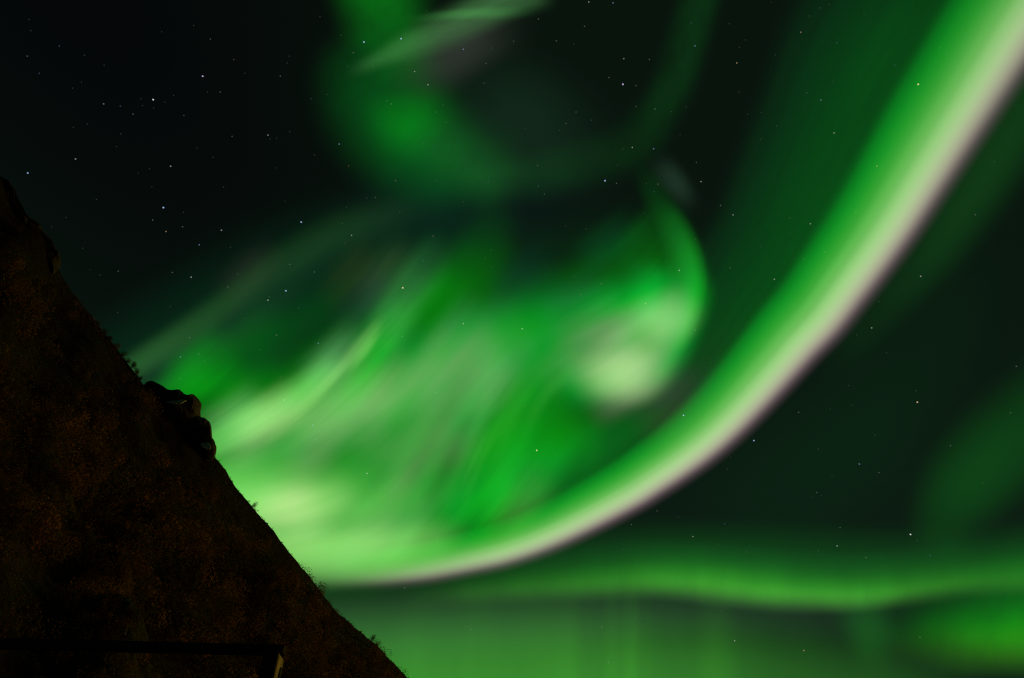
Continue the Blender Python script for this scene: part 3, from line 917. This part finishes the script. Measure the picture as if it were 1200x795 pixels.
# slanting bright rays
sheet(sw, 'ray', [(130, 560, 30, 40), (230, 520, 34, 46), (290, 496, 36, 56), (335, 472, 38, 62), (380, 438, 32, 58), (420, 400, 26, 50), (465, 350, 22, 44), (510, 300, 18, 36), (550, 250, 14, 30)],
      color=lin(0, 92, 0), along=[(0, .35), (.3, .9), (.42, 1.0), (.56, .62), (.7, .36), (.84, .14), (1, 0)], warp=.05, streak=(.5, 2.4, .14))
sheet(sw, 'ray', [(170, 545, 24, 26), (250, 520, 28, 30), (310, 488, 30, 32), (360, 452, 26, 28), (410, 412, 18, 20)], color=lin(89, 167, 76), along=[(0, .3), (.4, .8), (.6, 1.0), (.8, .5), (1, 0)], warp=.05, streak=(.4, 2.6, .2))
sheet(sw, 'ray', [(300, 530, 10, 10), (350, 482, 13, 12), (390, 440, 13, 11), (422, 402, 12, 10), (455, 362, 9, 9)], color=lin(150, 200, 110), along=[(0, 0), (.3, .35), (.6, .8), (.82, .5), (1, 0)], nu=40, strength=.42, streak=(.3, 2.5, .2))
sheet(sw, 'ray', [(396, 450, 8, 8), (426, 412, 10, 9), (456, 370, 8, 8)], color=lin(150, 205, 110), strength=.26, nu=40)
sheet(sw, 'ray', [(360, 530, 26, 26), (415, 460, 36, 36), (455, 405, 38, 36), (495, 350, 32, 30), (535, 290, 24, 24)], color=lin(0, 75, 0), along=[(0, 0), (.3, .8), (.6, .8), (.82, .4), (1, 0)])
sheet(sw, 'ray', [(90, 540, 34, 34), (180, 482, 38, 40), (240, 440, 44, 46), (300, 405, 48, 46), (360, 372, 40, 40), (430, 330, 30, 30)], color=lin(0, 75, 0), along=[(0, .5), (.36, 1.0), (.56, .6), (.76, .3), (1, 0)], warp=.06)
sheet(sw, 'ray', [(50, 505, 24, 26), (115, 460, 24, 26), (165, 426, 26, 28), (215, 392, 28, 28), (270, 352, 28, 28), (330, 306, 32, 30), (420, 260, 36, 36), (520, 235, 30, 30)], color=lin(35, 78, 31), along=[(0, .8), (.28, 1.0), (.42, .5), (.6, .25), (.8, .22), (1, 0)], warp=.06)
sheet(sw, 'ray', [(90, 520, 40, 40), (180, 450, 44, 44), (240, 404, 46, 44), (310, 350, 44, 36), (370, 300, 34, 32), (440, 266, 34, 34), (540, 245, 34, 40)], color=lin(14, 35, 19), along=[(0, .8), (.3, .7), (.55, .65), (.78, .4), (1, 0)], warp=.06, streak=(.4, 2.0, .2))
sheet(sw, 'faint_veil', [(60, 500, 90, 90), (200, 420, 100, 110), (330, 350, 120, 120), (450, 290, 110, 100), (600, 240, 70, 70)], color=lin(0, 34, 16), along=[(0, .7), (.4, .9), (.75, .9), (1, 0)], k=1.8)
sheet(sw, 'ray', [(470, 440, 50, 44), (520, 365, 60, 54), (560, 295, 54, 50), (600, 225, 40, 40)], color=lin(0, 69, 0), along=[(0, 0), (.4, 1.0), (.75, .4), (1, 0)], warp=.06)
# soft fibres falling through the middle
for (p, w, c, a) in (([(470, 650), (490, 585), (520, 520), (555, 455)], 18, (40, 110, 40), .3), ([(505, 640), (530, 570), (560, 500), (590, 420)], 16, (50, 100, 46), .3),
                     ([(535, 620), (554, 560), (575, 515), (600, 460)], 10, (56, 110, 48), .25), ([(440, 610), (460, 560), (490, 510), (530, 450)], 20, (40, 110, 40), .25),
                     ([(550, 630), (590, 560), (615, 515), (650, 450)], 20, (12, 130, 24), .25), ([(565, 580), (590, 505), (625, 440), (690, 390)], 24, (50, 110, 44), .35),
                     ([(530, 600), (548, 555), (562, 525), (585, 475)], 6, (56, 96, 50), .3), ([(600, 540), (620, 495), (650, 450), (700, 420)], 14, (44, 100, 40), .3)):
    sheet(sw, 'fibre', [(x, y, w, w) for x, y in p], nu=40, color=lin(*c), strength=a)
# green pools in the hollow under the hook
sheet(sw, 'pool', [(540, 560, 50, 46), (590, 515, 60, 54), (650, 505, 64, 60), (720, 520, 44, 50)], color=lin(0, 113, 0), along=[(0, 0), (.3, .8), (.65, .7), (1, 0)], warp=.1)
sheet(sw, 'pool', [(440, 660, 36, 44), (550, 612, 40, 56), (640, 567, 40, 62), (720, 520, 40, 56), (800, 460, 36, 40)], color=lin(0, 75, 16), along=[(0, 0), (.3, 1.0), (.55, .8), (.8, .3), (1, 0)], warp=.06)
sheet(sw, 'pool', [(720, 540, 40, 40), (790, 470, 46, 46), (850, 400, 44, 44), (890, 340, 40, 40)], color=lin(8, 0, 4), warp=.08)
# hook
sheet(sw, 'hook', [(640, 452, 50, 44), (700, 440, 58, 50), (740, 425, 64, 60), (775, 395, 54, 66), (792, 350, 40, 76), (792, 300, 36, 76)],
      color=lin(0, 163, 63), along=[(0, 0), (.2, .55), (.42, 1.0), (.6, .75), (.78, .4), (1, 0)], warp=.06, k=2.2)
sheet(sw, 'hook', [(665, 440, 34, 34), (710, 440, 44, 40), (755, 438, 44, 44), (800, 418, 30, 34)], color=lin(128, 139, 93), warp=.08, k=2.2)
sheet(sw, 'hook', [(600, 410, 54, 50), (680, 388, 62, 56), (750, 368, 66, 56), (815, 345, 40, 44), (850, 335, 20, 20)], color=lin(0, 91, 0), along=[(0, 0), (.35, .6), (.65, 1.0), (.85, .6), (1, 0)], warp=.06, k=2.2)
sheet(sw, 'hook', [(740, 400, 40, 44), (785, 372, 44, 44), (822, 340, 30, 30)], color=lin(109, 134, 97), warp=.06, k=2.2)
sheet(sw, 'hook', [(660, 365, 60, 56), (730, 335, 74, 66), (790, 310, 56, 60), (840, 290, 26, 30)], color=lin(0, 0, 0), along=[(0, 0), (.4, .8), (.7, 1.0), (1, 0)], warp=.07, k=2.2)
sheet(sw, 'hook_rim', [(760, 474, 10, 30), (800, 428, 14, 36), (822, 382, 16, 40), (828, 340, 16, 44), (820, 296, 14, 46), (802, 256, 12, 44), (778, 216, 10, 40), (755, 170, 10, 34)],
      color=lin(0, 101, 17), along=[(0, 0), (.22, .7), (.42, 1.0), (.58, .6), (.74, .25), (.88, .1), (1, 0)])
sheet(sw, 'hook', [(650, 470, 40, 36), (705, 452, 60, 54), (755, 425, 66, 62), (790, 380, 50, 66), (800, 330, 40, 60), (795, 280, 30, 50)], color=lin(0, 0, 0), along=[(0, 0), (.25, .8), (.55, 1.0), (.75, .6), (1, 0)], warp=.08, k=1.6)
sheet(sw, 'hook_edge', [(768, 470, 0, 40), (790, 440, 0, 46), (812, 404, 0, 50), (828, 364, 0, 54), (833, 328, 0, 56), (826, 290, 0, 54), (808, 254, 0, 46), (780, 218, 0, 34)], nv=20,
      across=[(0, (0, 0, 0)), (.12, lin(2, 60, 4)), (.28, lin(14, 122, 22)), (.42, lin(20, 118, 34)), (.7, lin(10, 70, 20)), (1, (0, 0, 0))],
      along=[(0, 0), (.2, .5), (.4, 1.0), (.6, .9), (.78, .35), (.9, .1), (1, 0)])
sheet(sw, 'faint_veil', [(600, 370, 90, 80), (700, 310, 100, 90), (790, 260, 70, 80), (840, 220, 40, 40)], color=lin(0, 0, 0), k=1.8)
sheet(sw, 'faint_veil', [(760, 175, 22, 22), (790, 212, 24, 24), (820, 255, 18, 18)], color=lin(42, 69, 51), strength=.4, nu=30)

# small folds of the swirl: (x, y, heading in degrees, half length, half width, colour)
FOLDS = [(710, 284, 37, 62, 36, (0, 47, 18)), (750, 284, 48, 62, 36, (0, 66, 3)), (290, 318, 41, 62, 36, (21, 18, 16)), (410, 318, 50, 62, 36, (21, 24, 5)),
         (450, 318, 51, 62, 36, (29, 47, 23)), (490, 318, 52, 62, 36, (21, 58, 30)), (530, 318, 51, 62, 36, (0, 48, 0)), (570, 318, 46, 62, 36, (0, 43, 0)),
         (610, 318, 37, 62, 36, (2, 20, 19)), (690, 318, 30, 62, 36, (0, 41, 2)), (730, 318, 38, 62, 36, (0, 39, 0)), (770, 318, 49, 62, 36, (0, 78, 0)),
         (430, 352, 49, 62, 36, (19, 0, 30)), (470, 352, 50, 62, 36, (30, 88, 35)), (510, 352, 50, 62, 36, (0, 83, 0)), (550, 352, 48, 62, 36, (0, 41, 0)),
         (590, 352, 42, 62, 36, (3, 11, 14)), (630, 352, 33, 62, 36, (0, 35, 22)), (670, 352, 28, 62, 36, (12, 34, 32)), (710, 352, 30, 62, 36, (0, 101, 32)),
         (750, 352, 38, 62, 36, (0, 101, 21)), (290, 386, 40, 62, 36, (0, 36, 0)), (450, 386, 48, 62, 36, (37, 125, 45)), (530, 386, 48, 62, 36, (32, 52, 45)),
         (570, 386, 46, 62, 36, (22, 52, 37)), (650, 386, 33, 62, 36, (9, 0, 28)), (690, 386, 29, 62, 36, (59, 47, 56)), (730, 386, 30, 62, 36, (96, 85, 81)),
         (770, 386, 38, 62, 36, (61, 0, 0)), (190, 420, 38, 62, 36, (0, 0, 7)), (230, 420, 38, 62, 36, (0, 89, 0)), (310, 420, 40, 62, 36, (0, 20, 4)),
         (390, 420, 44, 62, 36, (64, 104, 69)), (430, 420, 46, 62, 36, (0, 104, 9)), (470, 420, 47, 62, 36, (14, 0, 32)), (510, 420, 48, 62, 36, (65, 28, 55)),
         (550, 420, 49, 62, 36, (76, 0, 66)), (590, 420, 48, 62, 36, (44, 50, 52)), (630, 420, 43, 62, 36, (0, 36, 22)), (670, 420, 36, 62, 36, (48, 52, 46)),
         (710, 420, 31, 62, 36, (101, 72, 78)), (750, 420, 31, 62, 36, (94, 8, 70)), (210, 454, 37, 62, 36, (0, 94, 0)), (250, 454, 37, 62, 36, (0, 103, 0)),
         (290, 454, 38, 62, 36, (0, 74, 0)), (370, 454, 41, 62, 36, (64, 126, 53)), (410, 454, 44, 62, 36, (68, 117, 59)), (450, 454, 45, 62, 36, (85, 49, 65)),
         (490, 454, 47, 62, 36, (77, 0, 66)), (530, 454, 50, 62, 36, (58, 0, 53)), (570, 454, 52, 62, 36, (74, 96, 66)), (610, 454, 51, 62, 36, (0, 80, 10)),
         (650, 454, 47, 62, 36, (0, 79, 11)), (730, 454, 33, 62, 36, (82, 61, 69)), (770, 454, 32, 62, 36, (36, 0, 32)), (810, 454, 37, 62, 36, (15, 0, 17)),
         (270, 488, 34, 62, 36, (76, 128, 70)), (310, 488, 35, 62, 36, (115, 118, 86)), (350, 488, 37, 62, 36, (89, 117, 72)), (390, 488, 40, 62, 36, (92, 87, 74)),
         (430, 488, 43, 62, 36, (79, 64, 67)), (510, 488, 50, 62, 36, (57, 48, 46)), (550, 488, 53, 62, 36, (5, 86, 30)), (590, 488, 55, 62, 36, (0, 62, 0)),
         (790, 488, 33, 62, 36, (29, 0, 19)), (290, 522, 28, 62, 36, (78, 87, 65)), (330, 522, 30, 62, 36, (6, 23, 19)), (370, 522, 34, 62, 36, (74, 88, 65)),
         (410, 522, 39, 62, 36, (0, 69, 3)), (450, 522, 44, 62, 36, (56, 46, 45)), (490, 522, 49, 62, 36, (51, 0, 40)), (530, 522, 52, 62, 36, (56, 0, 44)),
         (570, 522, 54, 62, 36, (0, 72, 0)), (610, 522, 54, 62, 36, (0, 64, 10)), (650, 522, 51, 62, 36, (0, 67, 1)), (470, 556, 47, 62, 36, (59, 0, 46)),
         (550, 556, 53, 62, 36, (0, 75, 13)), (590, 556, 53, 62, 36, (11, 105, 24)), (630, 556, 51, 62, 36, (4, 80, 20)), (330, 590, 15, 62, 36, (125, 81, 90)),
         (370, 590, 20, 62, 36, (94, 100, 67)), (410, 590, 30, 62, 36, (40, 48, 31)), (450, 590, 41, 62, 36, (60, 105, 47)), (490, 590, 48, 62, 36, (43, 80, 39)),
         (530, 590, 51, 62, 36, (2, 104, 22)), (570, 590, 50, 62, 36, (0, 115, 0)), (610, 590, 48, 62, 36, (43, 83, 30)), (350, 624, 12, 62, 36, (83, 86, 63)),
         (390, 624, 18, 62, 36, (46, 82, 38)), (430, 624, 30, 62, 36, (78, 93, 63)), (470, 624, 42, 62, 36, (54, 101, 49)), (510, 624, 49, 62, 36, (0, 35, 0)),
         (550, 624, 49, 62, 36, (0, 33, 0)), (590, 624, 46, 62, 36, (22, 25, 0)), (370, 658, 11, 62, 36, (42, 58, 37)), (410, 658, 18, 62, 36, (0, 57, 24)),
         (450, 658, 31, 62, 36, (0, 35, 0))]
for x, y, a, hl, hw, c in FOLDS:
    ca, sa = math.cos(math.radians(a)), -math.sin(math.radians(a))
    sheet(sw, 'fold', [(x - ca * hl, y - sa * hl, hw, hw), (x - 3 * sa, y + 3 * ca, hw, hw), (x + ca * hl, y + sa * hl, hw, hw)], nu=26, nv=10,
          color=lin(*c), k=2.0, warp=.07, streak=(.35, 5.0, .27))

# the great arc
ar = anchor('aurora_arc', 900, 485, 'great bright green aurora arc with a pink lower edge sweeping across the sky')
EDGE = [(330, 697), (400, 693), (450, 691), (500, 686), (550, 677), (600, 666), (650, 649), (700, 627), (750, 602), (780, 584), (810, 565), (840, 544), (870, 519), (900, 490),
        (930, 459), (960, 427), (990, 397), (1020, 360), (1050, 322), (1080, 282), (1110, 238), (1146, 185), (1178, 138), (1213, 86), (1254, 25), (1298, -45)]


def arc(reach, shift=0.0):
    k = [0, 300, 500, 650, 850, 1000, 1150, 1350, 1600]
    out, s = [], 0.0
    for i, (x, y) in enumerate(EDGE):
        if i: s += math.hypot(x - EDGE[i - 1][0], y - EDGE[i - 1][1])
        out.append((x, y, shift, float(np.interp(s, k, reach))))
    return out


sheet(ar, 'faint_veil', arc([40, 100, 150, 200, 260, 300, 315, 320, 322]), nu=160, nv=24,
      across=[(0, (0, 0, 0)), (.2, lin(2, 40, 8)), (.42, lin(0, 80, 14)), (.58, lin(0, 76, 16)), (.74, lin(0, 52, 14)), (.88, lin(2, 30, 9)), (1, (0, 0, 0))],
      along=[(0, 0), (.2, .35), (.45, .6), (.65, .75), (.8, .62), (.9, .45), (1, .3)], streak=(.22, 6.0, .36))
sheet(ar, 'curtain', arc([46, 64, 80, 98, 117, 134, 146, 152, 154]), nu=160, nv=24,
      across=[(0, (0, 0, 0)), (.06, (0.004, 0.004, 0.004)), (.13, lin(60, 56, 52)), (.22, lin(116, 146, 100)), (.32, lin(138, 192, 118)), (.45, lin(122, 194, 98)),
              (.60, lin(56, 164, 50)), (.74, lin(8, 136, 26)), (.87, lin(0, 88, 14)), (1, (0, 0, 0))],
      along=[(0, .0), (.05, .25), (.12, .6), (.2, .9), (.4, 1.0), (.7, 1.0), (.9, .85), (1, .75)], streak=(.12, 7.0, .07))
sheet(ar, 'pink_fringe', arc([24, 36, 44, 50, 60, 68, 76, 82, 86], 5.0), nu=160, nv=12,
      across=[(0, (0, 0, 0)), (.14, lin(26, 19, 23)), (.28, lin(84, 66, 74)), (.42, lin(134, 106, 112)), (.6, lin(124, 104, 100)), (.8, lin(66, 60, 52)), (1, (0, 0, 0))],
      along=[(0, 0), (.06, .2), (.14, .5), (.24, .85), (.4, 1.0), (.7, 1.0), (.9, .9), (1, .8)], strength=1.08)
sheet(ar, 'faint_veil', [(960, 452, 24, 30), (1020, 380, 40, 44), (1080, 302, 56, 44), (1125, 235, 66, 50), (1172, 160, 70, 50), (1235, 50, 70, 50)], color=lin(8, 52, 12), along=[(0, 0), (.25, .35), (.5, .9), (.75, 1.0), (1, .8)])
